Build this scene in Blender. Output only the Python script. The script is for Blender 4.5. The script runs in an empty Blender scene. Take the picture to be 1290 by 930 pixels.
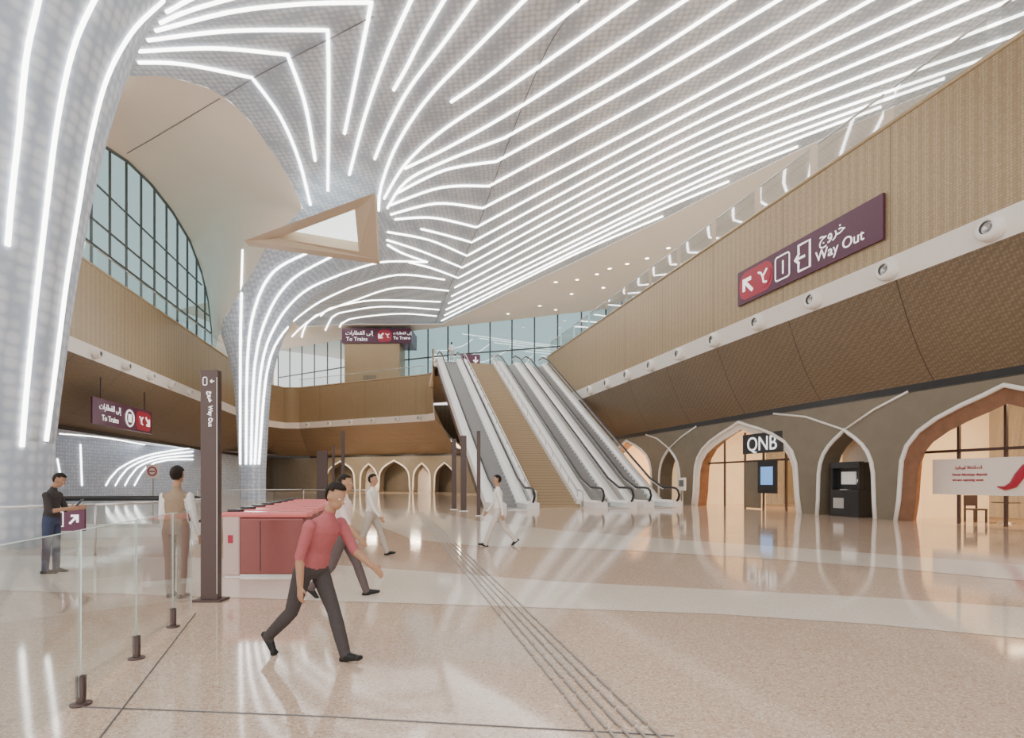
import bpy, bmesh, math, random
import numpy as np
from mathutils import Vector, Matrix
from mathutils.bvhtree import BVHTree
from mathutils.geometry import delaunay_2d_cdt
random.seed(4)
F=700.0; H0=1.55; HY=606.0; CX=645.0
CA=0.9668; SA=0.2555
def P(px,py,Y): return Vector(((px-CX)/F*Y, Y, H0+(HY-py)/F*Y))
def G(px,py): 
    Y=F*H0/(py-HY); return Vector(((px-CX)/F*Y,Y,0))
def HA(a,b,z=0.0): return Vector((a*CA-b*SA, a*SA+b*CA, z))
AX=math.radians(14.8)
scn=bpy.context.scene
COL=scn.collection
# ------------------------------------------------ materials
def nodes_of(m):
    m.use_nodes=True; nt=m.node_tree; return nt, nt.nodes['Principled BSDF']
def mat(name,col,rough=0.5,metal=0.0,emi=None,es=0.0,noise=0.06,nscale=6.0,bump=0.0,bscale=40.0,spec=0.5):
    m=bpy.data.materials.new(name); nt,b=nodes_of(m)
    tc=nt.nodes.new('ShaderNodeTexCoord')
    n=nt.nodes.new('ShaderNodeTexNoise'); n.inputs['Scale'].default_value=nscale; n.inputs['Detail'].default_value=3
    nt.links.new(tc.outputs['Object'],n.inputs['Vector'])
    mx=nt.nodes.new('ShaderNodeMix'); mx.data_type='RGBA'
    c=Vector(col)
    mx.inputs['A'].default_value=(*[max(0,x*(1-noise)) for x in c],1)
    mx.inputs['B'].default_value=(*[min(1,x*(1+noise)) for x in c],1)
    nt.links.new(n.outputs['Fac'],mx.inputs['Factor'])
    nt.links.new(mx.outputs['Result'],b.inputs['Base Color'])
    b.inputs['Roughness'].default_value=rough; b.inputs['Metallic'].default_value=metal
    b.inputs['Specular IOR Level'].default_value=spec
    if emi: b.inputs['Emission Color'].default_value=(*emi,1); b.inputs['Emission Strength'].default_value=es
    if bump:
        n2=nt.nodes.new('ShaderNodeTexNoise'); n2.inputs['Scale'].default_value=bscale
        nt.links.new(tc.outputs['Object'],n2.inputs['Vector'])
        bp=nt.nodes.new('ShaderNodeBump'); bp.inputs['Strength'].default_value=bump; bp.inputs['Distance'].default_value=0.05
        nt.links.new(n2.outputs['Fac'],bp.inputs['Height']); nt.links.new(bp.outputs['Normal'],b.inputs['Normal'])
    return m
def mat_cells(name,c1,c2,scale,rough,metal=0.0,thr=(0.0,0.6),bump=0.3,seam=None,seamcol=(0.1,0.08,0.05),vari=0.15,warm=None):
    m=bpy.data.materials.new(name); nt,b=nodes_of(m)
    tc=nt.nodes.new('ShaderNodeTexCoord'); v=nt.nodes.new('ShaderNodeTexVoronoi'); v.inputs['Scale'].default_value=scale
    v.inputs['Randomness'].default_value=0.25
    nt.links.new(tc.outputs['Object'],v.inputs['Vector'])
    r=nt.nodes.new('ShaderNodeMapRange'); r.inputs['From Min'].default_value=thr[0]; r.inputs['From Max'].default_value=thr[1]
    nt.links.new(v.outputs['Distance'],r.inputs['Value'])
    mx=nt.nodes.new('ShaderNodeMix'); mx.data_type='RGBA'
    mx.inputs['A'].default_value=(*c1,1); mx.inputs['B'].default_value=(*c2,1)
    nt.links.new(r.outputs['Result'],mx.inputs['Factor'])
    n=nt.nodes.new('ShaderNodeTexNoise'); n.inputs['Scale'].default_value=0.35; n.inputs['Detail'].default_value=2
    nt.links.new(tc.outputs['Object'],n.inputs['Vector'])
    m2=nt.nodes.new('ShaderNodeMix'); m2.data_type='RGBA'; m2.blend_type='MULTIPLY'; m2.inputs['Factor'].default_value=vari
    nt.links.new(mx.outputs['Result'],m2.inputs['A']); nt.links.new(n.outputs['Fac'],m2.inputs['B'])
    out=m2.outputs['Result']
    if warm:
        sx=nt.nodes.new('ShaderNodeSeparateXYZ'); nt.links.new(tc.outputs['Object'],sx.inputs['Vector'])
        mr=nt.nodes.new('ShaderNodeMapRange'); mr.inputs['From Min'].default_value=-14; mr.inputs['From Max'].default_value=4
        nt.links.new(sx.outputs['X'],mr.inputs['Value'])
        m4=nt.nodes.new('ShaderNodeMix'); m4.data_type='RGBA'; nt.links.new(mr.outputs['Result'],m4.inputs['Factor'])
        nt.links.new(out,m4.inputs['A'])
        m5=nt.nodes.new('ShaderNodeMix'); m5.data_type='RGBA'; m5.blend_type='MULTIPLY'; m5.inputs['Factor'].default_value=1
        nt.links.new(out,m5.inputs['A']); m5.inputs['B'].default_value=(*warm,1)
        nt.links.new(m5.outputs['Result'],m4.inputs['B']); out=m4.outputs['Result']
    if seam:
        mp=nt.nodes.new('ShaderNodeMapping'); mp.vector_type='POINT'; mp.inputs['Rotation'].default_value=(0,0,seam[0])
        nt.links.new(tc.outputs['Object'],mp.inputs['Vector'])
        sx=nt.nodes.new('ShaderNodeSeparateXYZ'); nt.links.new(mp.outputs['Vector'],sx.inputs['Vector'])
        d=nt.nodes.new('ShaderNodeMath'); d.operation='DIVIDE'; d.inputs[1].default_value=seam[1]; nt.links.new(sx.outputs['Y'],d.inputs[0])
        fr=nt.nodes.new('ShaderNodeMath'); fr.operation='FRACT'; nt.links.new(d.outputs[0],fr.inputs[0])
        lt=nt.nodes.new('ShaderNodeMath'); lt.operation='LESS_THAN'; lt.inputs[1].default_value=0.008; nt.links.new(fr.outputs[0],lt.inputs[0])
        m3=nt.nodes.new('ShaderNodeMix'); m3.data_type='RGBA'; nt.links.new(lt.outputs[0],m3.inputs['Factor'])
        nt.links.new(out,m3.inputs['A']); m3.inputs['B'].default_value=(*seamcol,1); out=m3.outputs['Result']
    nt.links.new(out,b.inputs['Base Color'])
    b.inputs['Roughness'].default_value=rough; b.inputs['Metallic'].default_value=metal
    bp=nt.nodes.new('ShaderNodeBump'); bp.inputs['Strength'].default_value=bump; bp.inputs['Distance'].default_value=0.03; bp.invert=True
    nt.links.new(v.outputs['Distance'],bp.inputs['Height']); nt.links.new(bp.outputs['Normal'],b.inputs['Normal'])
    return m
def mat_glass(name,tint,refl=0.1,rough=0.02,cap=1.0):
    m=bpy.data.materials.new(name); m.use_nodes=True; nt=m.node_tree; nt.nodes.clear()
    o=nt.nodes.new('ShaderNodeOutputMaterial'); t=nt.nodes.new('ShaderNodeBsdfTransparent'); t.inputs['Color'].default_value=(*tint,1)
    g=nt.nodes.new('ShaderNodeBsdfGlossy'); g.inputs['Roughness'].default_value=rough
    fr=nt.nodes.new('ShaderNodeFresnel'); fr.inputs['IOR'].default_value=1.45
    ad=nt.nodes.new('ShaderNodeMath'); ad.operation='ADD'; ad.use_clamp=True; ad.inputs[1].default_value=refl
    nt.links.new(fr.outputs[0],ad.inputs[0])
    mn=nt.nodes.new('ShaderNodeMath'); mn.operation='MINIMUM'; mn.inputs[1].default_value=cap; nt.links.new(ad.outputs[0],mn.inputs[0])
    mx=nt.nodes.new('ShaderNodeMixShader'); nt.links.new(mn.outputs[0],mx.inputs['Fac'])
    nt.links.new(t.outputs[0],mx.inputs[1]); nt.links.new(g.outputs[0],mx.inputs[2]); nt.links.new(mx.outputs[0],o.inputs['Surface'])
    return m
def mat_floor(name,c1,c2,c3):
    m=bpy.data.materials.new(name); nt,b=nodes_of(m)
    tc=nt.nodes.new('ShaderNodeTexCoord')
    v=nt.nodes.new('ShaderNodeTexVoronoi'); v.inputs['Scale'].default_value=75; nt.links.new(tc.outputs['Object'],v.inputs['Vector'])
    sp=nt.nodes.new('ShaderNodeSeparateColor'); nt.links.new(v.outputs['Color'],sp.inputs['Color'])
    cr=nt.nodes.new('ShaderNodeValToRGB'); cr.color_ramp.elements[0].color=(*c2,1); cr.color_ramp.elements[0].position=0.0
    e=cr.color_ramp.elements.new(0.30); e.color=(*c1,1); e=cr.color_ramp.elements.new(0.75); e.color=(*c1,1)
    cr.color_ramp.elements[-1].color=(*c3,1)
    nt.links.new(sp.outputs['Red'],cr.inputs['Fac'])
    n=nt.nodes.new('ShaderNodeTexNoise'); n.inputs['Scale'].default_value=0.25; nt.links.new(tc.outputs['Object'],n.inputs['Vector'])
    mx=nt.nodes.new('ShaderNodeMix'); mx.data_type='RGBA'; mx.blend_type='MULTIPLY'; mx.inputs['Factor'].default_value=0.12
    nt.links.new(cr.outputs['Color'],mx.inputs['A']); nt.links.new(n.outputs['Fac'],mx.inputs['B'])
    nt.links.new(mx.outputs['Result'],b.inputs['Base Color'])
    b.inputs['Roughness'].default_value=0.075; b.inputs['Specular IOR Level'].default_value=0.7
    return m
M={}
M['tile']=mat_cells('hex_tile_blue',(0.77,0.85,0.97),(0.50,0.60,0.75),3.4,0.6,thr=(0.30,0.62),bump=0.35,warm=(1.12,0.98,0.86))
M['cream']=mat('cream_plaster',(0.95,0.82,0.70),0.7,noise=0.03,nscale=0.4)
M['frame']=mat('skylight_frame_gold',(0.66,0.52,0.38),0.55,noise=0.04)
M['white']=mat('white_paint',(0.90,0.86,0.80),0.45,noise=0.03)
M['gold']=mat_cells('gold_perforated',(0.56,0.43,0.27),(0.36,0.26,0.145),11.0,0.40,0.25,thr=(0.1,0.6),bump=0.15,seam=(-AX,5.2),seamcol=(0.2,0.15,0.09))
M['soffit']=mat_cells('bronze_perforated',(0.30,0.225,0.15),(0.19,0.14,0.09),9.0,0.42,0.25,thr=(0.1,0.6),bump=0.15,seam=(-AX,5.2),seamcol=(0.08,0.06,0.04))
M['bronze']=mat('bronze_wall',(0.215,0.18,0.13),0.38,0.2,noise=0.14,nscale=2.0)
M['marble']=mat('brown_marble',(0.24,0.12,0.07),0.2,noise=0.35,nscale=3.0)
M['black']=mat('black_metal',(0.02,0.02,0.022),0.35)
M['rubber']=mat('black_rubber',(0.015,0.015,0.017),0.4)
M['darkbrown']=mat('dark_brown_metal',(0.085,0.055,0.05),0.35,0.3)
M['steel']=mat('brushed_steel',(0.62,0.61,0.60),0.28,0.9,bump=0.05)
M['tact']=mat('tactile_steel',(0.34,0.31,0.29),0.35,0.5)
M['silver']=mat('silver_panel',(0.93,0.92,0.91),0.35,0.05)
M['step']=mat('step_grey',(0.34,0.34,0.34),0.45,0.3)
M['stone']=mat('stair_stone',(0.45,0.34,0.21),0.5)
M['led']=mat('led_white',(1,1,1),0.5,emi=(1.0,0.965,0.92),es=10,noise=0)
M['purple']=mat('sign_purple',(0.09,0.015,0.05),0.35)
M['red']=mat('sign_red',(0.42,0.02,0.05),0.35)
M['signwhite']=mat('sign_white',(0.95,0.95,0.95),0.5,emi=(1,1,1),es=0.9,noise=0)
M['gatered']=mat('gate_red_panel',(0.25,0.075,0.07),0.25,0.2)
M['gatelight']=mat('gate_grey_panel',(0.55,0.40,0.37),0.3,0.3)
M['gatetop']=mat('gate_top_red_light',(0.62,0.14,0.14),0.2,emi=(1,0.3,0.27),es=0.12)
M['seam']=mat('seam_dark',(0.15,0.15,0.16),0.7)
M['glassw']=mat_glass('window_glass_teal',(0.25,0.38,0.41),0.08,cap=.6)
M['glassc']=mat_glass('clear_glass',(0.92,0.96,0.95),0.02,cap=.4)
M['glassn']=mat_glass('barrier_glass',(0.95,0.975,0.965),0.0,cap=.22)
M['mull']=mat('mullion_grey',(0.13,0.15,0.16),0.4,0.5)
M['warm']=mat('warm_glow_interior',(0.86,0.66,0.42),0.6,emi=(1.0,0.68,0.38),es=0.55,noise=0.15,nscale=1.0)  # walls emit a warm glow themselves, standing in for shop lighting
M['lamp']=mat('warm_lamp',(1,0.9,0.7),0.5,emi=(1.0,0.80,0.55),es=14,noise=0)
M['skylight']=mat('skylight_pane',(0.8,0.9,0.88),0.4,emi=(0.85,0.95,0.93),es=2.2,noise=0.05,nscale=2)
M['floor']=mat_floor('terrazzo_tan',(0.69,0.51,0.385),(0.48,0.33,0.24),(0.88,0.74,0.60))
M['floorl']=mat_floor('terrazzo_cream',(0.93,0.82,0.69),(0.80,0.67,0.53),(0.97,0.93,0.88))
M['wood']=mat('coping_gold',(0.50,0.39,0.25),0.4,0.3)
M['screen']=mat('screen_blue',(0.05,0.15,0.4),0.3,emi=(0.25,0.5,0.95),es=0.9)
M['frost']=mat('frosted_white_vinyl',(0.86,0.77,0.68),0.7)
# ------------------------------------------------ object helpers
def tag(o,label=None,category=None,kind=None,group=None):
    if label: o['label']=label
    if category: o['category']=category
    if kind: o['kind']=kind
    if group: o['group']=group
    return o
def mesh(name,verts,faces,m,parent=None,smooth=False,**k):
    me=bpy.data.meshes.new(name); me.from_pydata([tuple(v) for v in verts],[],faces); me.update()
    me.materials.append(m if not isinstance(m,str) else M[m])
    if smooth:
        for p in me.polygons: p.use_smooth=True
    o=bpy.data.objects.new(name,me); COL.objects.link(o)
    if parent: o.parent=parent
    tag(o,**k); return o
def thing(name,loc,rotz=0.0,**k):
    e=bpy.data.objects.new(name,None); e.location=loc; e.rotation_euler=(0,0,rotz); e.empty_display_size=0.3
    COL.objects.link(e); tag(e,**k); return e
def boxg(x0,x1,y0,y1,z0,z1,off=0):
    v=[(x0,y0,z0),(x1,y0,z0),(x1,y1,z0),(x0,y1,z0),(x0,y0,z1),(x1,y0,z1),(x1,y1,z1),(x0,y1,z1)]
    f=[(0,3,2,1),(4,5,6,7),(0,1,5,4),(1,2,6,5),(2,3,7,6),(3,0,4,7)]
    return v,[tuple(i+off for i in q) for q in f]
def boxes(name,lst,m,parent=None,bevel=0.0,**k):
    V=[];Fc=[]
    for b in lst:
        v,f=boxg(*b,off=len(V)); V+=v; Fc+=f
    o=mesh(name,V,Fc,m,parent,**k)
    if bevel:
        md=o.modifiers.new('bevel','BEVEL'); md.width=bevel; md.segments=2
    return o
def tube_geo(pts,r,sides=8,closed=False,off=0):
    pts=[Vector(p) for p in pts]; n=len(pts); V=[];Fc=[]
    up=Vector((0,0,1))
    prev=None
    for i,p in enumerate(pts):
        a=pts[max(i-1,0)]; b=pts[min(i+1,n-1)]
        if closed: a=pts[(i-1)%n]; b=pts[(i+1)%n]
        t=(b-a); t=t.normalized() if t.length>1e-9 else Vector((0,1,0))
        if prev is None:
            u=t.cross(up); 
            if u.length<0.05: u=t.cross(Vector((1,0,0)))
        else: u=prev-t*prev.dot(t)
        u.normalize(); prev=u; w=t.cross(u)
        rr=r[i] if isinstance(r,(list,tuple)) else r
        for k in range(sides):
            an=2*math.pi*k/sides; V.append(p+(u*math.cos(an)+w*math.sin(an))*rr)
    m=n if closed else n-1
    for i in range(m):
        for k in range(sides):
            a=i*sides+k; b=i*sides+(k+1)%sides; c=((i+1)%n)*sides+(k+1)%sides; d=((i+1)%n)*sides+k
            Fc.append((a+off,b+off,c+off,d+off))
    if not closed:
        Fc.append(tuple(off+k for k in reversed(range(sides)))); Fc.append(tuple(off+(n-1)*sides+k for k in range(sides)))
    return V,Fc
def tube(name,pts,r,m,parent=None,sides=8,closed=False,**k):
    V,Fc=tube_geo(pts,r,sides,closed); return mesh(name,V,Fc,m,parent,smooth=True,**k)
def lathe(name,prof,m,parent=None,seg=32,center=(0,0,0),axis='Z',smooth=True,**k):
    V=[];Fc=[];c=Vector(center)
    for r,z in prof:
        for i in range(seg):
            a=2*math.pi*i/seg
            q=(r*math.cos(a),r*math.sin(a),z) if axis=='Z' else (r*math.cos(a),z,r*math.sin(a))
            V.append(c+Vector(q))
    for j in range(len(prof)-1):
        for i in range(seg):
            Fc.append((j*seg+i,j*seg+(i+1)%seg,(j+1)*seg+(i+1)%seg,(j+1)*seg+i))
    return mesh(name,V,Fc,m,parent,smooth=smooth,**k)
def text(parent,s,size,loc,m='signwhite',align='LEFT',name='lettering',rz=0.0):
    cu=bpy.data.curves.new(name,'FONT'); cu.body=s; cu.size=size; cu.extrude=0.008; cu.align_x=align
    o=bpy.data.objects.new(name+'_t',cu); COL.objects.link(o)
    dg=bpy.context.evaluated_depsgraph_get(); me=bpy.data.meshes.new_from_object(o.evaluated_get(dg))
    bpy.data.objects.remove(o)
    me.transform(Matrix.Translation(loc)@Matrix.Rotation(rz,4,'Y')@Matrix.Rotation(math.pi/2,4,'X'))
    me.materials.clear(); me.materials.append(M[m])
    q=bpy.data.objects.new(name,me); COL.objects.link(q); q.parent=parent; return q
def flat(parent,name,pts,m,y=-0.03,y2=None):
    n=len(pts); y2=y+0.02
    V=[(p[0],y,p[1]) for p in pts]+[(p[0],y2,p[1]) for p in pts]
    Fc=[tuple(range(n)),tuple(range(2*n-1,n-1,-1))]+[(i,(i+1)%n,n+(i+1)%n,n+i) for i in range(n)]
    return mesh(name,V,Fc,m,parent)
def ringpoly(parent,name,pts,w,m,y=-0.035):
    return tube(name,[(p[0],y,p[1]) for p in pts],w,m,parent,sides=4,closed=True)
# ------------------------------------------------ camera / world
cam=bpy.data.cameras.new('camera'); co=bpy.data.objects.new('camera',cam); COL.objects.link(co)
co.location=(0,0,H0); co.rotation_euler=(math.pi/2,0,0); cam.sensor_fit='HORIZONTAL'; cam.sensor_width=36; cam.lens=36*F/1290
cam.shift_y=(HY-465)/1290; cam.clip_end=500; scn.camera=co
w=bpy.data.worlds.new('world'); scn.world=w; w.use_nodes=True
bg=w.node_tree.nodes['Background']; bg.inputs['Color'].default_value=(1.0,0.965,0.925,1); bg.inputs['Strength'].default_value=2.1
# ------------------------------------------------ ceiling surface
C1=(-13.0,13.0,1.8); C2=(-21.0,45.0,1.4)
def zs(X,Y):
    r1=max(math.hypot(X-C1[0],Y-C1[1]),C1[2]); r2=max(math.hypot(X-C2[0],Y-C2[1]),C2[2])
    d1=24.5*(1.8/r1)**0.88; d2=17.5*(1.4/r2)**0.48
    return 27-(d1**3+d2**3)**(1/3)
def hit(px,py,Y0=6.0):
    Y=Y0
    while Y<130:
        p=P(px,py,Y)
        if p.z>=zs(p.x,p.y): return Vector((p.x,p.y,zs(p.x,p.y)))
        Y+=0.05
    return p
def inpoly(x,y,poly):
    c=False; n=len(poly); j=n-1
    for i in range(n):
        xi,yi=poly[i]; xj,yj=poly[j]
        if (yi>y)!=(yj>y) and x<(xj-xi)*(y-yi)/(yj-yi)+xi: c=not c
        j=i
    return c
def dens(poly,step=1.5):
    out=[]
    for i in range(len(poly)):
        a=Vector(poly[i]); b=Vector(poly[(i+1)%len(poly)]); n=max(1,int((b-a).length/step))
        for k in range(n): out.append(tuple(a.lerp(b,k/n)))
    return out
def heightpatch(name,poly,step,zf,holes,m,**k):
    pl=dens(poly,0.8); pts=[Vector(p) for p in pl]; edges=[(i,(i+1)%len(pl)) for i in range(len(pl))]
    for (cx,cy,r0) in holes:
        s=len(pts); N=56
        for i in range(N): pts.append(Vector((cx+r0*math.cos(2*math.pi*i/N),cy+r0*math.sin(2*math.pi*i/N))))
        edges+=[(s+i,s+(i+1)%N) for i in range(N)]
        r=r0*1.06; j=0
        while r<11:
            j+=1
            for i in range(N):
                a=2*math.pi*(i+0.5*(j%2))/N; q=(cx+r*math.cos(a),cy+r*math.sin(a))
                if inpoly(q[0],q[1],poly): pts.append(Vector(q))
            r=r*1.09 if r<5 else r*1.12
    xs=[p[0] for p in poly]; ys=[p[1] for p in poly]
    x=min(xs)
    while x<max(xs):
        y=min(ys)
        while y<max(ys):
            if inpoly(x,y,poly) and all(math.hypot(x-c[0],y-c[1])>11 for c in holes): pts.append(Vector((x+0.01*random.random(),y+0.01*random.random())))
            y+=step
        x+=step
    vo,eo,fo,_,_,_=delaunay_2d_cdt(pts,edges,[],0,1e-4)
    fs=[]
    for f in fo:
        cx=sum(vo[i].x for i in f)/3; cy=sum(vo[i].y for i in f)/3
        if inpoly(cx,cy,poly) and all(math.hypot(cx-c[0],cy-c[1])>c[2]*0.99 for c in holes): fs.append(tuple(f))
    V=[(v.x,v.y,zf(v.x,v.y)) for v in vo]
    return mesh(name,V,fs,m,smooth=True,**k)
def xy(v): return (v.x,v.y)
leftb=[xy(hit(*q)) for q in [(165,96,),(200,95),(230,100),(262,110),(290,127),(315,152),(335,180),(352,205),(368,232),(382,262)]]
col2b=[(-17.3,39.6),(-19.0,40.9),(-20.8,41.8),(-22.2,42.7),(-23.0,43.9),(-23.3,45.5),(-23.2,47.2)]
rightb=[xy(hit(*q)) for q in [(556,408),(640,369),(700,341),(835,276),(918,233),(1005,189),(1070,158),(1140,128),(1290,66)]]
ledpoly=[(-22,-4),(-22,13),(-20,19)]+leftb+col2b+[(-25,52),(-26,58),(-28,66),(-30,78)]+[xy(hit(450,408))]+rightb+[(33,14),(33,-4)]
ceil_o=heightpatch('ceiling',ledpoly,1.6,zs,[C1,C2],'tile',kind='structure',label='pale blue scaled vaulted ceiling flaring down into columns',category='ceiling')
outer=[HA(33,-6),HA(33,45),Vector((12,71,0)),Vector((-9,78,0)),Vector((-24,85,0)),Vector((-40,95,0))]
creampoly=[(-26,58),(-28,66),(-30,78)]+[xy(hit(450,408))]+rightb+[(33.2,14),(34,0)]+[xy(o) for o in outer[1:]]+[(-42,70)]
cream_o=heightpatch('ceiling.001',creampoly,2.5,lambda x,y: zs(x,y)-0.02,[],'cream',kind='structure',label='smooth cream plaster soffit edging the vault',category='ceiling')
col1=lathe('column',[(1.72,0),(1.74,1.2),(1.8,zs(C1[0]+1.8,C1[1]))],'tile',center=(C1[0],C1[1],0),seg=56,label='flared column clad in pale blue scales',category='column')
col2=lathe('column',[(0.95,0),(1.0,2.5),(1.12,5),(1.25,7.5),(1.4,zs(C2[0]+1.4,C2[1])+0.02)],'tile',center=(C2[0],C2[1],0),seg=56,label='slender flared column with vertical light lines',category='column')
def lg(px,py):
    k=(px-CX)/F; Y=20/(-k-0.189); return P(px,py,Y)
arch=[lg(*q) for q in [(60,150),(100,165),(125,180),(160,203),(190,232),(218,268),(240,305),(255,345),(263,380),(267,415),(268,450)]]
c1=[Vector((-21.5,15,zs(-21.5,15))),Vector((-20,19,zs(-20,19)))]+[Vector((x,y,zs(x,y))) for x,y in leftb]+[Vector((x,y,zs(x,y))) for x,y in col2b]
def resample(pts,n):
    L=[0]
    for i in range(1,len(pts)): L.append(L[-1]+(pts[i]-pts[i-1]).length)
    out=[]
    for k in range(n):
        t=L[-1]*k/(n-1); j=0
        while j<len(L)-2 and L[j+1]<t: j+=1
        out.append(pts[j].lerp(pts[j+1],(t-L[j])/max(1e-6,L[j+1]-L[j])))
    return out
def loft(name,A,B,nu,nv,bulge,m,**k):
    A=resample(A,nu);B=resample(B,nu);V=[];Fc=[]
    for i in range(nu):
        for j in range(nv):
            t=j/(nv-1); p=A[i].lerp(B[i],t)+Vector((0,0,bulge*math.sin(math.pi*t))); V.append(p)
    for i in range(nu-1):
        for j in range(nv-1):
            Fc.append((i*nv+j,(i+1)*nv+j,(i+1)*nv+j+1,i*nv+j+1))
    return mesh(name,V,Fc,m,smooth=True,**k)
dome=loft('ceiling.002',c1,arch,60,16,1.6,'cream',kind='structure',label='smooth cream domed recess beside the glazed arch',category='ceiling')
ae=arch[-1]
mesh('wall_left_upper',[Vector((ae.x,ae.y,12.6)),Vector((-36,84,12.6)),Vector((-36,84,24)),Vector((-33,70,22)),Vector((ae.x,ae.y,24))],[(0,1,2,3,4)],'cream',kind='structure',label='cream plaster wall beyond the glazed arch',category='wall')
A2=resample(arch,30);V=[];Fc=[]
for p in A2: V+= [p,Vector((p.x,p.y,12.9))]
for i in range(29): Fc.append((2*i,2*i+1,2*i+3,2*i+2))
win=mesh('window_1',V,Fc,'glassw',kind='structure',label='tall arched teal curtain-wall glazing',category='window')
V=[];Fc=[]
def interp_top(Y):
    for i in range(len(arch)-1):
        if arch[i].y<=Y<=arch[i+1].y: 
            t=(Y-arch[i].y)/(arch[i+1].y-arch[i].y); return arch[i].lerp(arch[i+1],t)
    return None
Y=33
while Y<57:
    p=interp_top(Y)
    if p:
        v,f=tube_geo([p,Vector((p.x,p.y,12.9))],0.10,4,off=len(V)); V+=v;Fc+=f
    Y+=2.2
v,f=tube_geo(arch,0.14,4,off=len(V)); V+=v;Fc+=f
for zz_,Y1 in ((16.6,56.5),(18.2,56),(20.6,54)):
    v,f=tube_geo([Vector((-20-.189*30+0.05,30,zz_)),Vector((-20-.189*Y1+0.05,Y1,zz_))],0.09,4,off=len(V)); V+=v;Fc+=f
mesh('mullion',V,Fc,'mull',win)
for i in range(len(outer)-1):
    a,b=outer[i],outer[i+1]; n=max(2,int((b-a).length/3.0)); V=[];Fc=[];MV=[];MF=[]
    for k in range(n+1):
        p=a.lerp(b,k/n); zt=zs(p.x,p.y); V+=[Vector((p.x,p.y,zt)),Vector((p.x,p.y,12.8))]
        v,f=tube_geo([Vector((p.x,p.y,zt)),Vector((p.x,p.y,12.8))],0.10,4,off=len(MV)); MV+=v;MF+=f
        if k<n: Fc.append((2*k,2*k+1,2*k+3,2*k+2))
    v,f=tube_geo([Vector((a.x,a.y,19.2)),Vector((b.x,b.y,19.2))],0.1,4,off=len(MV)); MV+=v;MF+=f
    wn=mesh('window_%d'%(i+2),V,Fc,'glassw',kind='structure',label='tall teal curtain-wall glazing with slim mullions',category='window')
    mesh('mullion',MV,MF,'mull',wn)
# ------------------------------------------------ balconies
def band(name,F0,z0,F1,z1,m,**k):
    V=[];Fc=[]
    for a,b in zip(F0,F1): V+=[Vector((a.x,a.y,z0)),Vector((b.x,b.y,z1))]
    for i in range(len(F0)-1): Fc.append((2*i,2*i+1,2*i+3,2*i+2))
    return mesh(name,V,Fc,m,kind='structure',**k)
ZP=14.2
Fr=[HA(18,-6),HA(18,54.0)]; Wr=[HA(20,-6),HA(20,60)]
Frb=[HA(18.25,-6),HA(18.25,54.0)]
def lx(Y): return -18.45-.189*Y
Fl=[Vector((lx(10),10,0)),Vector((lx(31.5),31.5,0)),Vector((lx(60.6),60.6,0)),Vector((-31.6,69,0)),Vector((-31.9,73,0)),Vector((-31.0,75.6,0)),Vector((-29.0,75.7,0)),Vector((-20,71.1,0)),Vector((-10.2,66.2,0)),Vector((-9.2,65,0)),HA(6.3,53.6)]
Wl=[Vector((lx(10)-4,10,0)),Vector((lx(31.5)-4,31.5,0)),Vector((lx(60.6)-4,60.6,0)),Vector((-36,70,0)),Vector((-37,76,0)),Vector((-36,80,0)),Vector((-30.0,82.5,0)),Vector((-20,79,0)),Vector((-8,74,0)),Vector((-5,70,0)),HA(9.5,60)]
Flb=[a.lerp(b,0.04) for a,b in zip(Fl,Wl)]
def soff(Fb,Wp,i):
    V=[];Fc=[];N=8;n=len(Fb)
    for a,b in zip(Fb,Wp):
        for j in range(N+1):
            t=j/N; p=a.lerp(b,t); sag=-0.35*math.sin(math.pi*t)
            V.append(Vector((p.x,p.y,8.7-3.5*t+sag)))
    for q in range(n-1):
        for j in range(N): Fc.append((q*(N+1)+j,q*(N+1)+j+1,(q+1)*(N+1)+j+1,(q+1)*(N+1)+j))
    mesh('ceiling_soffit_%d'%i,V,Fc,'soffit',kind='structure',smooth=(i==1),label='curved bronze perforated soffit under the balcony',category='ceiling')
def balcony(Fp,Fb,Wp,i):
    band('wall_balcony_%s'%i,Fp,ZP,Fp,9.5,'gold',label='gold perforated metal balcony parapet',category='wall')
    band('trim_%d'%(i*10+1),Fp,9.5,Fb,8.7,'white',label='white band under the balcony parapet',category='trim')
    soff(Fb,Wp,i)
    band('trim_%d'%(i*10+2),Wp,5.2,Wp,4.9,'black',label='black recessed strip above the arcade',category='trim')
    tube('trim_%d'%(i*10+3),[Vector((p.x,p.y,ZP+0.03)) for p in Fp],0.09,'wood',sides=4,kind='structure',label='parapet coping',category='trim')
balcony(Fr,Frb,Wr,1); balcony(Fl,Flb,Wl,2)
def slab(name,pts,z,t=0.4,m='cream'):
    n=len(pts);V=[Vector((p.x,p.y,z)) for p in pts]+[Vector((p.x,p.y,z-t)) for p in pts]
    Fc=[tuple(range(n)),tuple(range(2*n-1,n-1,-1))]+[(i,(i+1)%n,n+(i+1)%n,n+i) for i in range(n)]
    return mesh(name,V,Fc,m,kind='structure',label='upper concourse floor slab',category='floor')
slab('floor_upper_1',[HA(18.1,-6),HA(33,-6),HA(33,45),Vector((12,71,0)),HA(18.1,54)],13.0)
slab('floor_upper_2',[HA(6.4,53.7),HA(18.1,53.7),Vector((12,71,0)),Vector((-9,78,0)),Vector((-24,85,0)),Vector((-40,95,0)),Vector((-40,76,0)),Vector((-31,76,0)),Vector((-29,75.9,0)),Vector((-20,71.3,0)),Vector((-9.9,66.4,0))],13.0)
slab('floor_upper_3',[Vector((lx(10)-.1,10,0)),Vector((lx(69)-.2,69,0)),Vector((-40,76,0)),Vector((-40,10,0))],13.0)
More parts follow.
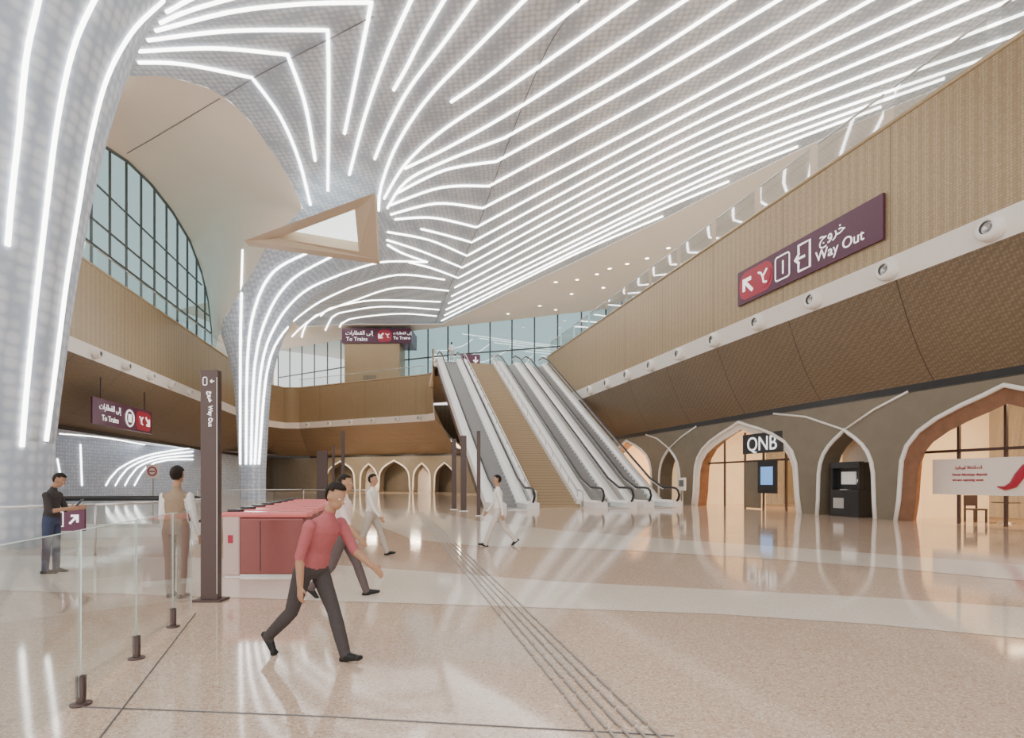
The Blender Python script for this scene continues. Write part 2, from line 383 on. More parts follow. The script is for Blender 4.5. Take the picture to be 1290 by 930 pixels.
def glassrail(pts,seg,z0,hh):
    for i in range(len(pts)-1):
        a,b=pts[i],pts[i+1]; n=max(1,round((b-a).length/seg))
        for k in range(n):
            p=a.lerp(b,k/n+0.004); q=a.lerp(b,(k+1)/n-0.004)
            g=thing('glass_balustrade_panel',(p.x,p.y,z0),0,label='clear frameless glass panel with steel rail on the balcony parapet',category='balustrade',group='balcony glass balustrade panels')
            d=q-p
            mesh('glass_pane',[(0,0,0),(d.x,d.y,0),(d.x,d.y,hh),(0,0,hh)],[(0,1,2,3)],'glassc',g)
            tube('rail',[(0,0,hh),(d.x,d.y,hh)],0.04,'steel',g,sides=6)
glassrail([HA(18.1,2),HA(18.1,53.6)],3.4,ZP,1.3)
glassrail([Vector((lx(26),26,0)),Vector((lx(60.6),60.6,0))],3.4,ZP,1.15)
glassrail([Vector((-29,75.8,0)),Vector((-20,71.2,0)),Vector((-10.2,66.3,0))],3.4,ZP,1.15)
def nozzle(p,rz,r=0.38):
    e=thing('air_nozzle',p,rz,label='round white air nozzle with grey centre on the balcony band',category='air vent',group='balcony band nozzles')
    lathe('ring',[(r*.5,-0.22),(r*.62,-0.27),(r*.95,-0.18),(r,0.0),(r,0.1)],'white',e,seg=24,axis='Y')
    lathe('core',[(0.001,-0.1),(r*.3,-0.12),(r*.5,-0.2),(r*.5,0.0)],'steel',e,seg=20,axis='Y')
for b in [8.8,12.4,15.8,19.2,22.6,26.0,29.4,32.8,36.2,39.6,43.0]:
    nozzle(HA(18.08,b,9.1),math.radians(-75.2))
for px in [360,388,415,442,470,500,528]:
    k=(px-CX)/F
    a=Vector((-29,75.7)); b=Vector((-10.2,66.2)); 
    t=(k*a.y-a.x)/((b.x-a.x)-k*(b.y-a.y)); 
    p=a+(b-a)*t; nozzle(Vector((p.x,p.y-0.1,9.1)),math.radians(-26),0.32)
for Y in [33,36.5,40,43.5,47,50.5]:
    nozzle(Vector((lx(Y)+0.02,Y,9.1)),math.radians(100.7),0.3)
# ------------------------------------------------ floor
mesh('floor',[(-60,-8,0),(45,-8,0),(45,110,0),(-60,110,0)],[(0,1,2,3)],'floor',kind='structure',label='polished tan terrazzo floor',category='floor')
def inlay(name,px,z=0.004,m='floorl'):
    pts=[G(*q) for q in px]; n=len(pts)
    mesh(name,[Vector((p.x,p.y,z)) for p in pts],[tuple(range(n))],m,kind='structure',label='pale cream terrazzo band set in the floor',category='floor')
inlay('floor_inlay_1',[(-200,738),(0,744),(250,752),(400,757),(650,765),(900,774),(1100,787),(1290,805),(1500,830),(1500,784),(1290,766),(1100,753),(900,743),(700,733),(560,722),(420,712),(250,703),(0,700),(-200,700)])
inlay('floor_inlay_2',[(440,640),(470,660),(520,680),(600,688),(760,692),(950,703),(1120,716),(1290,732),(1500,752),(1500,728),(1290,712),(1050,694),(850,680),(700,668),(600,656),(540,643)])
V=[];Fc=[]
def strip(p0,p1,wd):
    d=(p1-p0); L=d.length; d.normalize(); nrm=Vector((d.y,-d.x,0)); s=0
    while s<L:
        for k in range(5):
            c=p0+d*s+nrm*(wd*(k/4-0.5)); c2=c+d*0.26; h=0.008
            b=len(V)
            V.extend([c-nrm*h,c+nrm*h,c2+nrm*h,c2-nrm*h]); V.extend([v+Vector((0,0,0.012)) for v in V[b:b+4]])
            Fc.extend([(b+4,b+5,b+6,b+7),(b,b+1,b+5,b+4),(b+1,b+2,b+6,b+5),(b+2,b+3,b+7,b+6),(b+3,b,b+4,b+7)])
        s+=0.30
strip(Vector((0.87,2.6,0)),Vector((-4.6,27.5,0)),0.36)
for v in V: v.z+=0.005
mesh('tactile_paving',V,Fc,'tact',label='line of raised steel tactile guidance bars in the floor',category='tactile paving',kind='stuff')
tube('trim_50',[G(95,891)+Vector((0,0,.003)),G(400,903)+Vector((0,0,.003)),G(850,928)+Vector((0,0,.003))],0.005,'seam',sides=4,kind='structure')
# ------------------------------------------------ arches
ARC=[(-1.0,0),(-.965,.18),(-.95,.36),(-.935,.50),(-.88,.62),(-.76,.73),(-.58,.82),(-.36,.895),(-.16,.95),(0,1.0)]
def archpts(c,hw,H): 
    L=[(c+hw*x,H*z) for x,z in ARC]; R=[(c-hw*x,H*z) for x,z in reversed(ARC[:-1])]
    return L+R
tn=[60]
def archwall(name,o,d,s0,s1,H,arches,depth,m,reveals,label,trimr=0.09):
    nb=Vector((d.y,-d.x,0))
    if reveals<0: nb=-nb
    def W(s,z,q=0): return o+d*s+nb*q+Vector((0,0,z))
    pl=[(s0,0)]
    for c,hw,h in sorted(arches): pl+=archpts(c,hw,h)
    pl+=[(s1,0),(s1,H),(s0,H)]
    pts=[Vector(p) for p in pl]; ed=[(i,(i+1)%len(pl)) for i in range(len(pl))]
    vo,eo,fo,_,_,_=delaunay_2d_cdt(pts,ed,[],0,1e-5)
    fs=[tuple(f) for f in fo if inpoly(sum(vo[i].x for i in f)/3,sum(vo[i].y for i in f)/3,pl)]
    mesh(name,[W(v.x,v.y) for v in vo],fs,m,kind='structure',label=label,category='wall')
    for c,hw,h in arches:
        ap=archpts(c,hw,h); V=[];Fc=[]
        for s,z in ap: V+=[W(s,z),W(s,z,depth)]
        for i in range(len(ap)-1): Fc.append((2*i,2*i+1,2*i+3,2*i+2))
        mesh('trim_%d'%tn[0],V,Fc,'marble' if hw>3 else 'bronze',kind='structure',label='arch reveal',category='trim'); tn[0]+=1
        tube('trim_%d'%tn[0],[W(s,z,-0.03) for s,z in ap],trimr,'white',sides=6,kind='structure',label='white pointed-arch outline trim',category='trim'); tn[0]+=1
    return W
dv=Vector((-SA,CA,0)); O20=HA(20,0)
WR=archwall('wall_right',O20,dv,-6,60,4.95,[(13.3,3.8,4.65),(19.5,1.5,3.75),(26.5,4.5,4.8),(33.8,1.4,3.75),(40.2,4.2,4.75),(48,1.4,3.75)],1.0,'bronze',1,'bronze wall with pointed arches',0.085)
for nm,(c,hw,h,hi,hh_) in enumerate([(13.3,3.8,4.65,3.2,4.05),(26.5,4.5,4.8,4.1,4.4)]):
    V=[];Fc=[]
    for (s,z),(s2,z2) in zip(archpts(c,hw,h),archpts(c,hi,hh_)): V+=[WR(s,z,.02),WR(s2,z2,.10)]
    for i in range(len(V)//2-1): Fc.append((2*i,2*i+1,2*i+3,2*i+2))
    mesh('trim_5%d'%(nm+7),V,Fc,'marble' if nm==0 else 'frost',kind='structure',label='splayed stone arch surround',category='trim')
for c,l,r in [(19.5,23.8,16.6),(33.8,37,30.6)]:
    tube('trim_%d'%tn[0],[WR(l,4.95,-.03),WR((l+c)/2,4.55,-.03),WR(c,3.75,-.03)],0.05,'white',sides=5,kind='structure'); tn[0]+=1
    tube('trim_%d'%tn[0],[WR(r,4.95,-.03),WR((r+c)/2,4.45,-.03),WR(c,3.75,-.03)],0.05,'white',sides=5,kind='structure'); tn[0]+=1
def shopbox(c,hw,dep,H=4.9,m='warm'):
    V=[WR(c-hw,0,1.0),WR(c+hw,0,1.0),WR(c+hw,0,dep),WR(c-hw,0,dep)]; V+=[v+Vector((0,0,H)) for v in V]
    mesh('wall_shop_%d'%int(c),V,[(1,2,6,5),(2,3,7,6),(3,0,4,7),(4,5,6,7)],m,kind='structure',label='shop interior walls with warm glow put into their material',category='wall')
    for k in range(3):
        for j in range(2):
            p=WR(c-hw*.6+k*hw*.6,H-0.08,2.2+j*1.8)
            l=thing('downlight',p,0,label='small round warm ceiling downlight in the shop',category='light',group='shop downlights')
            lathe('lens',[(0.001,0.0),(0.16,0.0)],'lamp',l,seg=16)
            lathe('rim',[(0.16,-0.03),(0.22,-0.03),(0.22,0.06)],'white',l,seg=16)
    ld=bpy.data.lights.new('shop_light','AREA'); ld.energy=480; ld.size=3; ld.color=(1,.72,.45)
    lo=bpy.data.objects.new('shop_light',ld); lo.location=WR(c,H-0.3,dep*.6); COL.objects.link(lo)
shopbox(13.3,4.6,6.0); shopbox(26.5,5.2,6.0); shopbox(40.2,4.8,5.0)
for c in (19.5,33.8,48):
    V=[WR(c-1.7,0,1.6),WR(c+1.7,0,1.6),WR(c+1.7,4,1.6),WR(c-1.7,4,1.6)]
    mesh('wall_niche_%d'%int(c),V,[(0,1,2,3)],'frost',kind='structure',label='pale niche back panel',category='wall')
for nm,c,items in (('a',26.5,[(22.9,24.3,.1,3.4),(28.2,29.6,.1,3.0)]),('b',13.3,[(10.5,11.6,.1,2.6),(14.8,15.8,1.2,2.6)])):
    for s0,s1,z0,z1 in items:
        V=[WR(s0,z0,5.6),WR(s1,z0,5.6),WR(s1,z1,5.6),WR(s0,z1,5.6)]
        e=mesh('trim_%d'%tn[0],V,[(0,1,2,3)],'bronze',kind='structure',label='dark interior panel',category='trim'); tn[0]+=1
RZR=math.radians(-75.2)
def storefront(c,hw,hh,label,zb=0):
    e=thing('glass_shopfront',WR(c+hw,0,0.9),RZR,label=label,category='shopfront')
    W=2*hw
    mesh('glass_pane',[(0,0,0),(W,0,0),(W,0,hh),(0,0,hh)],[(0,1,2,3)],'glassc',e)
    boxes('frame',[(x-.04,x+.04,-.05,.05,0,hh) for x in [W*.2,W*.42,W*.6,W*.8]]+[(0,W,-.05,.05,2.6,2.7)],'darkbrown',e)
    return e
sf=storefront(13.3,3.5,4.2,'glazed cafe front with frosted opening-soon banner')
boxes('banner',[(0.5,7.0,-.10,-.08,1.05,2.35)],'frost',sf,label='frosted white vinyl banner')
text(sf,'\uFE97\uFEAE\uFED7\uFE92\uFEEE\uFE8D \uFE8D\uFED3\uFE98\uFE98\uFE8E\uFEA3\uFEE8\uFE8E',0.17,(1.35,-.12,1.98),'red')
text(sf,'Sweet blessings deposit',0.125,(1.25,-.12,1.74),'red')
text(sf,'we are opening soon',0.125,(1.25,-.12,1.55),'red')
tube('swoosh',[(2.75,-.12,1.35),(3.0,-.12,1.30),(3.25,-.12,1.42),(3.42,-.12,1.7),(3.6,-.12,2.0),(3.9,-.12,2.18),(4.3,-.12,2.1)],[.02,.08,.13,.15,.12,.07,.02],'red',sf,sides=6)
sq=storefront(26.5,4.2,4.3,'glazed bank front under a pointed arch')
text(sq,'QNB',1.05,(4.9,-.95,3.15),'signwhite',name='logo_lettering')
boxes('sign_backing',[(4.5,7.5,-.9,-.86,3.0,4.05)],'black',sq)
boxes('display_panel',[(5.2,6.6,-.5,-.42,0.9,2.6)],'black',sq)
boxes('display_screen',[(5.45,6.35,-.53,-.51,1.35,2.3)],'screen',sq)
boxes('door_leaf',[(3.6,4.9,-.08,-.04,0.05,2.6)],'bronze',sq)
def chair(p,rz):
    e=thing('cafe_chair',p,rz,label='dark wooden cafe chair inside the shop',category='chair',group='cafe chairs')
    boxes('seat',[(-.25,.25,-.25,.25,.44,.5)],'darkbrown',e)
    boxes('backrest',[(-.25,.25,.2,.25,.6,1.0)],'darkbrown',e)
    for x in(-.22,.22):
        for y in(-.22,.22): boxes('leg',[(x-.025,x+.025,y-.025,y+.025,0,.44 if y<0 else .98)],'darkbrown',e)
for i,(s,q) in enumerate([(15.9,2.4),(14.0,3.2),(13.0,2.2),(11.0,2.9)]): chair(WR(s,0,q),i*1.3)
for s in (15.0,12.0):
    e=thing('cafe_table',WR(s,0,2.6),0,label='small round cafe table',category='table',group='cafe tables')
    lathe('top',[(.001,.74),(.42,.74),(.42,.77),(.001,.77)],'darkbrown',e); lathe('stem',[(.25,0),(.25,.03),(.04,.05),(.04,.74)],'steel',e,seg=16)
atm=thing('cash_machine',WR(19.75,0,0.45),RZR,label='tall black cash machine standing in a pale arched niche',category='ATM')
boxes('cabinet',[(-.75,.75,-.25,.6,0,1.15)],'black',atm,bevel=0.03)
boxes('back_panel',[(-.75,.75,.05,.6,1.15,2.35)],'black',atm,bevel=0.03)
boxes('side_fin',[(-.75,-.66,-.2,.05,1.15,2.1)],'black',atm); boxes('side_fin',[(.66,.75,-.2,.05,1.15,2.1)],'black',atm)
boxes('header_sign',[(-.75,.75,-.22,.05,2.1,2.38)],'black',atm,bevel=0.02)
boxes('screen',[(-.38,.38,.0,.05,1.4,1.95)],'silver',atm)
boxes('keypad',[(-.2,.2,-.27,-.1,1.15,1.19)],'steel',atm)
boxes('card_slot',[(.45,.6,.0,.05,1.5,1.62)],'signwhite',atm)
boxes('front_label',[(-.55,.0,-.27,-.25,.35,.8)],'steel',atm)
ip=thing('information_panel',WR(30.6,0,-1.0),RZR,label='small white information board on a post',category='sign')
boxes('post',[(-.04,.04,-.04,.04,0,1.0)],'steel',ip); boxes('board',[(-.35,.35,-.06,.06,.95,1.75)],'white',ip,bevel=.02); boxes('print',[(-.25,.25,-.08,-.06,1.2,1.6)],'seam',ip)
oc=Vector((-30,82.5,0)); ec=Vector((-8,74,0)); dc=(ec-oc).normalized()
WC=archwall('wall_back',oc,dc,-7,26,4.95,[(5.5,2.6,4.4),(10.4,1.5,4.0),(14.6,2.6,4.4),(19.0,1.4,4.0),(22.5,1.6,4.0)],1.2,'bronze',-1,'bronze rear wall with pointed arches',0.12)
V=[WC(-7,0,2.5),WC(26,0,2.5),WC(26,5,2.5),WC(-7,5,2.5)]
mesh('wall_back_inner',V,[(0,1,2,3)],'bronze',kind='structure')
for s in (10.4,19.0): 
    V=[WC(s-1.6,0,1.3),WC(s+1.6,0,1.3),WC(s+1.6,4.2,1.3),WC(s-1.6,4.2,1.3)]
    mesh('wall_niche_back_%d'%int(s),V,[(0,1,2,3)],'frost',kind='structure')
mesh('wall_back_side',[Vector((-8,74,0)),HA(18,66,0),HA(18,66,5.2),Vector((-8,74,5.2))],[(0,1,2,3)],'bronze',kind='structure')
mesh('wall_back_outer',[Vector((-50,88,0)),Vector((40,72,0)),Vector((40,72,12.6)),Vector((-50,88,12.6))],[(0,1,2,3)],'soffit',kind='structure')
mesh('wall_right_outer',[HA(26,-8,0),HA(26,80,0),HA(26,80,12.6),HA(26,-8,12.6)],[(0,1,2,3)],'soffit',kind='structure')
for (x,y,z) in [(-25,77.3,6.2),(-18.5,74.4,6.2),(-12.2,71.4,6.2),(-5.5,64,6.4)]:
    ld=bpy.data.lights.new('soffit_fill_light','AREA'); ld.energy=700; ld.size=1.2; ld.color=(1,.82,.6)  # added fill lamps to brighten the dark space under the rear balcony
    lo=bpy.data.objects.new('soffit_fill_light',ld); lo.location=(x,y-1,z-.1); COL.objects.link(lo)
mesh('wall_left',[(-38,8,0),(-38,86,0),(-38,86,5.6),(-38,8,5.6)],[(0,1,2,3)],'tile',kind='structure',label='pale tiled wall under the balcony',category='wall')
mesh('ceiling.003',[(-38,8,5.3),(-38,86,5.3),(-33,86,5.3),(lx(69)-4,69,5.3),(lx(8)-4,8,5.3)],[(0,1,2,3,4)],'tile',kind='structure',label='low ceiling under the balcony',category='ceiling')
# ------------------------------------------------ LED lines
bm_src=[ceil_o,cream_o,dome,col1,col2,bpy.data.objects['wall_left'],bpy.data.objects['ceiling.003']]
VV=[];FF=[]
for o in bm_src:
    off=len(VV); VV+=[v.co.copy() for v in o.data.vertices]; FF+=[tuple(i+off for i in p.vertices) for p in o.data.polygons]
BV=BVHTree.FromPolygons(VV,FF)
camv=Vector((0,0,H0))
def ray(px,py):
    d=(P(px,py,1)-camv).normalized(); loc,n,i,dist=BV.ray_cast(camv,d)
    if loc is None: return None
    if n.dot(d)>0: n=-n
    return loc+n*0.02
def cr(pts,step=9):
    out=[]
    n=len(pts)
    for i in range(n-1):
        p0=pts[max(i-1,0)];p1=pts[i];p2=pts[i+1];p3=pts[min(i+2,n-1)]
        L=math.dist(p1,p2); k=max(2,int(L/step))
        for j in range(k):
            t=j/k
            out.append(tuple(0.5*((2*p1[a])+(-p0[a]+p2[a])*t+(2*p0[a]-5*p1[a]+4*p2[a]-p3[a])*t*t+(-p0[a]+3*p1[a]-3*p2[a]+p3[a])*t**3) for a in (0,1)))
    out.append(pts[-1]); return out
nled=[0]
def led(*segs,r=0.10,m='led',name='light_line',jump=3.5):
    px=[]
    for s in segs:
        q=cr(s); px+= q if not px else q[1:]
    runs=[[]]
    for p in px:
        h=ray(*p)
        if h is None: 
            if runs[-1]: runs.append([])
            continue
        if runs[-1] and (h-runs[-1][-1]).length>jump+0.03*h.y: runs.append([])
        runs[-1].append(h)
    for R in runs:
        if len(R)<3: continue
        if m=='led':
            tube(name,R,r,m,sides=6,label='white linear LED strip recessed in the vaulted ceiling',category='light',group='ceiling light lines')
        else:
            tube('trim_%d'%tn[0],R,r,m,sides=4,kind='structure'); tn[0]+=1
        nled[0]+=1
led([(50,-30),(48,0),(33,70),(24,160),(15,240),(9,310)],r=0.05)
led([(135,-30),(118,0),(92,60),(72,150),(58,260),(42,400),(33,490),(27,563)],r=0.05)
led([(205,0),(165,40),(133,100),(112,180),(98,260),(82,360),(68,470),(57,556)],r=0.05)
R1=.08
led([(168,78),(230,80),(317,97)],[(317,97),(352,145),(376,200),(391,258)],r=R1)
led([(175,64),(270,60),(362,68)],[(362,68),(384,130),(397,202)],r=R1)
led([(186,50),(290,38),(413,37)],[(413,37),(414,110),(413,240)],r=R1)
led([(196,38),(290,14),(380,4),(468,2)],[(468,2),(452,80),(434,168)],r=R1)
led([(202,28),(245,10),(330,-14)],r=R1)
led([(210,14),(228,4),(250,-8)],r=R1)
led([(520,-5),(488,66),(460,145),(440,220)],r=R1)
led([(562,-5),(530,50),(512,85),(496,113)],r=R1)
led([(602,-5),(560,52),(515,112),(488,162),(472,200)],r=R1)
led([(665,-5),(600,60),(540,122),(500,182),(480,235),(477,265)],r=R1)
led([(742,-5),(660,60),(612,98),(568,128)],r=R1)
led([(805,-5),(720,55),(640,110),(560,162),(512,205),(484,250)],r=R1)
led([(870,-5),(740,80),(640,143),(565,185),(510,212)],r=R1)
led([(930,-5),(790,85),(636,173)],[(636,173),(560,203),(512,228),(488,262)],r=R1)
led([(988,-5),(820,95),(625,203)],[(625,203),(560,214),(498,244)],r=R1)
led([(1045,-5),(840,112),(616,234)],[(616,234),(555,236),(492,258)],r=R1)
led([(1105,-5),(865,127),(608,262)],[(608,262),(550,256),(492,270)],r=R1)
led([(1165,-5),(900,126),(600,286)],[(600,286),(545,274),(497,276)],r=R1)
led([(1225,-5),(900,143),(594,305)],[(594,305),(562,296),(530,288)],r=R1)
led([(1290,-8),(900,158),(588,322)],[(588,322),(540,302),(488,292)],r=R1)
led([(1310,8),(900,172),(582,337)],[(582,337),(530,316),(487,302)],r=R1)
led([(1310,32),(900,185),(577,350)],[(577,350),(545,338),(515,330)],r=R1)
led([(1260,66),(900,197),(573,362)],r=R1)
led([(1190,98),(900,208),(569,373)],r=R1)
led([(1110,134),(900,218),(565,382)],r=R1)
led([(1005,184),(850,248),(562,390)],r=R1)
led([(918,228),(800,279),(560,397)],r=R1)
led([(835,272),(720,322),(556,404)],r=R1)
led([(303,585),(303,450),(304,380),(306,315)],r=.08)
led([(310,585),(312,450),(322,385),(345,342),(388,318)],r=.08)
led([(316,585),(321,460),(338,395),(368,352),(420,322)],r=.08)
led([(321,585),(329,465),(348,408),(382,368),(430,345)],[(430,345),(480,330),(538,330)],[(538,330),(505,318),(488,308)],r=.08)
led([(326,585),(336,470),(356,420),(395,385),(440,362)],[(440,362),(500,346),(560,352)],r=.08)
led([(345,462),(368,424),(402,396),(450,377)],[(450,377),(500,362),(565,366)],r=.08)
led([(395,420),(404,398),(416,388)],[(416,388),(470,378),(555,380)],r=.08)
led([(410,416),(418,400),(428,394)],[(428,394),(480,386),(553,390)],r=.08)
led([(380,425),(386,408),(400,396)],r=.08)
led([(428,412),(440,402),(500,395),(550,398)],r=.08)
led([(72,578),(78,612)],r=.06); led([(101,560),(103,612)],r=.06)
led([(75,546),(130,551),(182,560)],r=.06)
for k in range(4):
    led([(133+12*k,612),(148+12*k,592-1*k),(185+8*k,574+2*k),(243,564+5*k)],r=.06)
led([(735,-5),(690,60),(640,180),(600,290),(567,360),(548,408)],r=.025,m='seam')
led([(160,193),(200,170),(275,125),(330,92),(412,50),(470,20)],r=.025,m='seam')
for q in [(700,355),(727,352),(752,345),(768,338),(790,332),(815,325),(640,395),(680,385),(720,370),(600,408),(660,405),(760,362),(842,312),(700,390)]:
    h=ray(*q)
    if h:
        e=thing('downlight',h,0,label='small round recessed downlight in the cream soffit',category='light',group='soffit downlights')
        lathe('lens',[(0.001,-0.02),(0.2,-0.02)],'lamp',e,seg=16); lathe('rim',[(0.2,-0.04),(0.26,-0.04),(0.26,0.03)],'white',e,seg=16)
e=thing('skylight',(0,0,0),0,label='triangular cream framed skylight opening in the vault',category='skylight')
so=[P(308,303,36.5),P(472,243,33),P(476,327,37.5)]; si=[P(350,300,36.6),P(447,264,34.4),P(452,317,37.0)]
upv=Vector((0,0.5,0.9))
V=so+si+[p+upv*0.9 for p in si]+[p+Vector((0,.6,-.1)) for p in so]
Fc=[]
for i in range(3):
    j=(i+1)%3; Fc+=[(i,j,3+j,3+i),(3+i,3+j,6+j,6+i),(i,9+i,9+j,j)]
mesh('frame',V,Fc,'frame',e)
mesh('pane',[p+upv*0.88 for p in si],[(0,1,2)],'skylight',e)
# ------------------------------------------------ escalators & stair
RISE=13.0; RUN=22.5
def zl(y): return 0 if y<0 else (RISE if y>RUN else RISE*y/RUN)
def sweep(name,prof,ys,m,parent,zf=zl,**k):
    V=[];Fc=[];n=len(prof)
    for y in ys:
        for x,z in prof: V.append((x,y,zf(y)+z))
    for i in range(len(ys)-1):
        for j in range(n): Fc.append((i*n+j,i*n+(j+1)%n,(i+1)*n+(j+1)%n,(i+1)*n+j))
    Fc.append(tuple(range(n))); Fc.append(tuple(range(len(ys)*n-1,(len(ys)-1)*n-1,-1)))
    return mesh(name,V,Fc,m,parent,**k)
def hrpath():
    pts=[(0,-1.7,.28),(0,-2.05,.32),(0,-2.3,.48),(0,-2.42,.72),(0,-2.3,.98),(0,-2.05,1.12),(0,-1.7,1.16),(0,-.6,1.16)]
    for k in range(1,23): 
        y=k*RUN/23; pts.append((0,y,zl(y)+1.16))
    pts+=[(0,RUN+.6,RISE+1.16),(0,RUN+2,RISE+1.16)]
    return pts
def escalator(a,label):
    e=thing('escalator',HA(a,31),AX,label=label,category='escalator',group='escalator bank')
    w=0.58
    V=[];Fc=[];N=56;ys=[-1.8,0.0];zz=[.02,.02];
    for i in range(N):
        y=i*RUN/N; z=(i+1)*RISE/N; ys+=[y+.001,y+RUN/N]; zz+=[z,z]
    ys+=[RUN+2]; zz+=[RISE+.02]
    for y,z in zip(ys,zz): V+=[(-w,y,z),(w,y,z)]
    for i in range(len(ys)-1): Fc.append((2*i,2*i+1,2*i+3,2*i+2))
    mesh('steps',V,Fc,'step',e)
    yp=[-2.2,0,RUN,RUN+2]
    for s in(-1,1):
        p=[(s*.58,-.3),(s*1.25,-.3),(s*1.25,.34),(s*1.05,.42),(s*.75,.42),(s*.58,.30)]
        sweep('deck',p if s>0 else p[::-1],yp,'silver',e)
        V=[];Fc=[]
        yy=[-2.25,-2.0,-.3]+[k*RUN/8 for k in range(9)]+[RUN+2]
        for y in yy:
            t=1.1 if y>-2.1 else 0.85
            V+=[(s*.9,y,zl(y)+.36),(s*.9,y,zl(y)+t)]
        for i in range(len(yy)-1): Fc.append((2*i,2*i+1,2*i+3,2*i+2))
        mesh('balustrade_panel',V,Fc,'glassn',e)
        hp=[(s*.9,y,z) for _,y,z in hrpath()]
        tube('handrail',hp,.065,'rubber',e,sides=8)
        tube('guide_strip',[(s*.9,y,z-.09) for _,y,z in hrpath()[7:]],.04,'silver',e,sides=6)
    sweep('truss',[(-1.2,-1.0),(1.2,-1.0),(1.2,-.28),(-1.2,-.28)],[0.6,RUN,RUN+2],'darkbrown',e)
    boxes('comb_plate',[(-.58,.58,-2.6,-1.7,0.0,.03)],'steel',e)
    return e
escalator(7.9,'long silver escalator with black handrails beside the stair')
escalator(13.75,'long silver escalator with black handrails')
escalator(16.65,'long silver escalator with black handrails next to the balcony')
st=thing('staircase',HA(10.8,31),AX,label='long stone staircase between two escalators',category='staircase')
V=[];Fc=[];N=76
V+=[(-1.5,-.3,0),(1.5,-.3,0)]
for i in range(N):
    y=-.3+i*(RUN+.3)/N; y2=-.3+(i+1)*(RUN+.3)/N; z=(i+1)*RISE/N
    V+=[(-1.5,y,z),(1.5,y,z),(-1.5,y2,z),(1.5,y2,z)]
n=len(V)//2
for i in range(n-1): Fc.append((2*i,2*i+1,2*i+3,2*i+2))
mesh('steps',V,Fc,'stone',st)
V=[]
for i in range(N):
    y=-.3+i*(RUN+.3)/N; z=(i+1)*RISE/N; V.append((-1.45,1.45,y-.005,y+.05,z,z+.012))
o=boxes('nosing',V,'darkbrown',st); o['kind']='stuff'
for x in(-1.42,1.42):
    pts=[(x,-.9,.1),(x,-.9,.9),(x,-.5,1.0)]+[(x,k*RUN/10,zl(k*RUN/10)+1.0) for k in range(11)]+[(x,RUN+1,RISE+1)]
    tube('handrail',pts,.05,'steel',st)
    sweep('stringer',[(x-.12,-.2),(x+.12,-.2),(x+.12,.45),(x-.12,.45)],[-.3,RUN],'silver',st)
    for k in range(16):
        y=k*RUN/15; tube('baluster',[(x,y,zl(y)),(x,y,zl(y)+1)],.03,'steel',st,sides=6)
sweep('underside',[(-1.5,-1.0),(1.5,-1.0),(1.5,-.2),(-1.5,-.2)],[0.6,RUN,RUN+1],'darkbrown',st)
# ------------------------------------------------ signs
def arrow(e,cx,cz,s,ang,y=-.05,nm='arrow_icon'):
    pts=[(-.08,-.5),(.08,-.5),(.08,.18),(.30,-.05),(.42,.07),(0,.5),(-.42,.07),(-.30,-.05),(-.08,.18)]
    c,sn=math.cos(ang),math.sin(ang)
    q=[(cx+s*(x*c-z*sn),cz+s*(x*sn+z*c)) for x,z in pts]
    flat(e,nm,q,'signwhite',y)
def exiticon(e,cx,cz,s,y=-.05):
    p=[(cx-.15*s,cz+.2*s),(cx-.15*s,cz+.5*s),(cx+.42*s,cz+.5*s),(cx+.42*s,cz-.5*s),(cx-.15*s,cz-.5*s),(cx-.15*s,cz-.2*s)]
    tube('exit_icon',[(a,y,b) for a,b in p],.05*s,'signwhite',e,sides=4)
    arrow(e,cx-.12*s,cz,.55*s,math.pi/2,y,'exit_arrow')
def escicon(e,cx,cz,s,y=-.05):
    n=24; flat(e,'red_disc',[(cx+.5*s*math.cos(2*math.pi*i/n),cz+.5*s*math.sin(2*math.pi*i/n)) for i in range(n)],'red',y)
    tube('stair_glyph',[(cx-.3*s,y-.02,cz+.3*s),(cx-.12*s,y-.02,cz+.22*s),(cx,y-.02,cz),(cx+.05*s,y-.02,cz-.25*s),(cx+.25*s,y-.02,cz-.3*s)],.05*s,'signwhite',e,sides=4)
    tube('stair_glyph',[(cx+.28*s,y-.02,cz+.3*s),(cx,y-.02,cz+.02*s)],.05*s,'signwhite',e,sides=4)
def rrect(x0,x1,z0,z1,r):
    q=[]
    for cx,cz,a0 in ((x1-r,z1-r,0),(x0+r,z1-r,90),(x0+r,z0+r,180),(x1-r,z0+r,270)):
        for k in range(6): a=math.radians(a0+18*k); q.append((cx+r*math.cos(a),cz+r*math.sin(a)))
    return q
ARW='\uFE9D\uFEED\uFEAE\uFEA7'
ART='\uFE95\uFE8D\uFEAD\uFE8E\uFEC4\uFED8\uFEDF\uFE8D \uFEF0\uFEDF\uFE87'
s1=thing('way_out_sign',HA(17.9,23.8,10.2),RZR,label='long purple Way Out sign on the gold parapet',category='sign')
boxes('panel',[(0,8,-.02,.08,0,1.65)],'purple',s1)
flat(s1,'red_section',rrect(.15,2.45,.15,1.5,.5),'red',-.03)
arrow(s1,.75,.82,1.0,math.radians(45)); escicon(s1,1.85,.82,1.0)
ringpoly(s1,'number_frame',rrect(2.65,3.5,.3,1.35,.12),.035,'signwhite',-.05)
text(s1,'1',.85,(2.9,-.05,.52))
exiticon(s1,4.2,.82,1.1)
text(s1,ARW,.62,(5.15,-.05,.98),name='arabic_lettering'); text(s1,'Way Out',.60,(4.95,-.05,.3))
s2=thing('trains_sign',Vector((lx(33.8)-.7,33.8,5.05)),math.radians(100.7),label='purple To Trains sign hung under the gold balcony',category='sign')
boxes('panel',[(0,8,-.02,.08,0,1.65)],'purple',s2)
boxes('hanger',[(1,1.1,0,.06,1.65,3.0)],'darkbrown',s2); boxes('hanger',[(6.9,7.0,0,.06,1.65,3.0)],'darkbrown',s2)
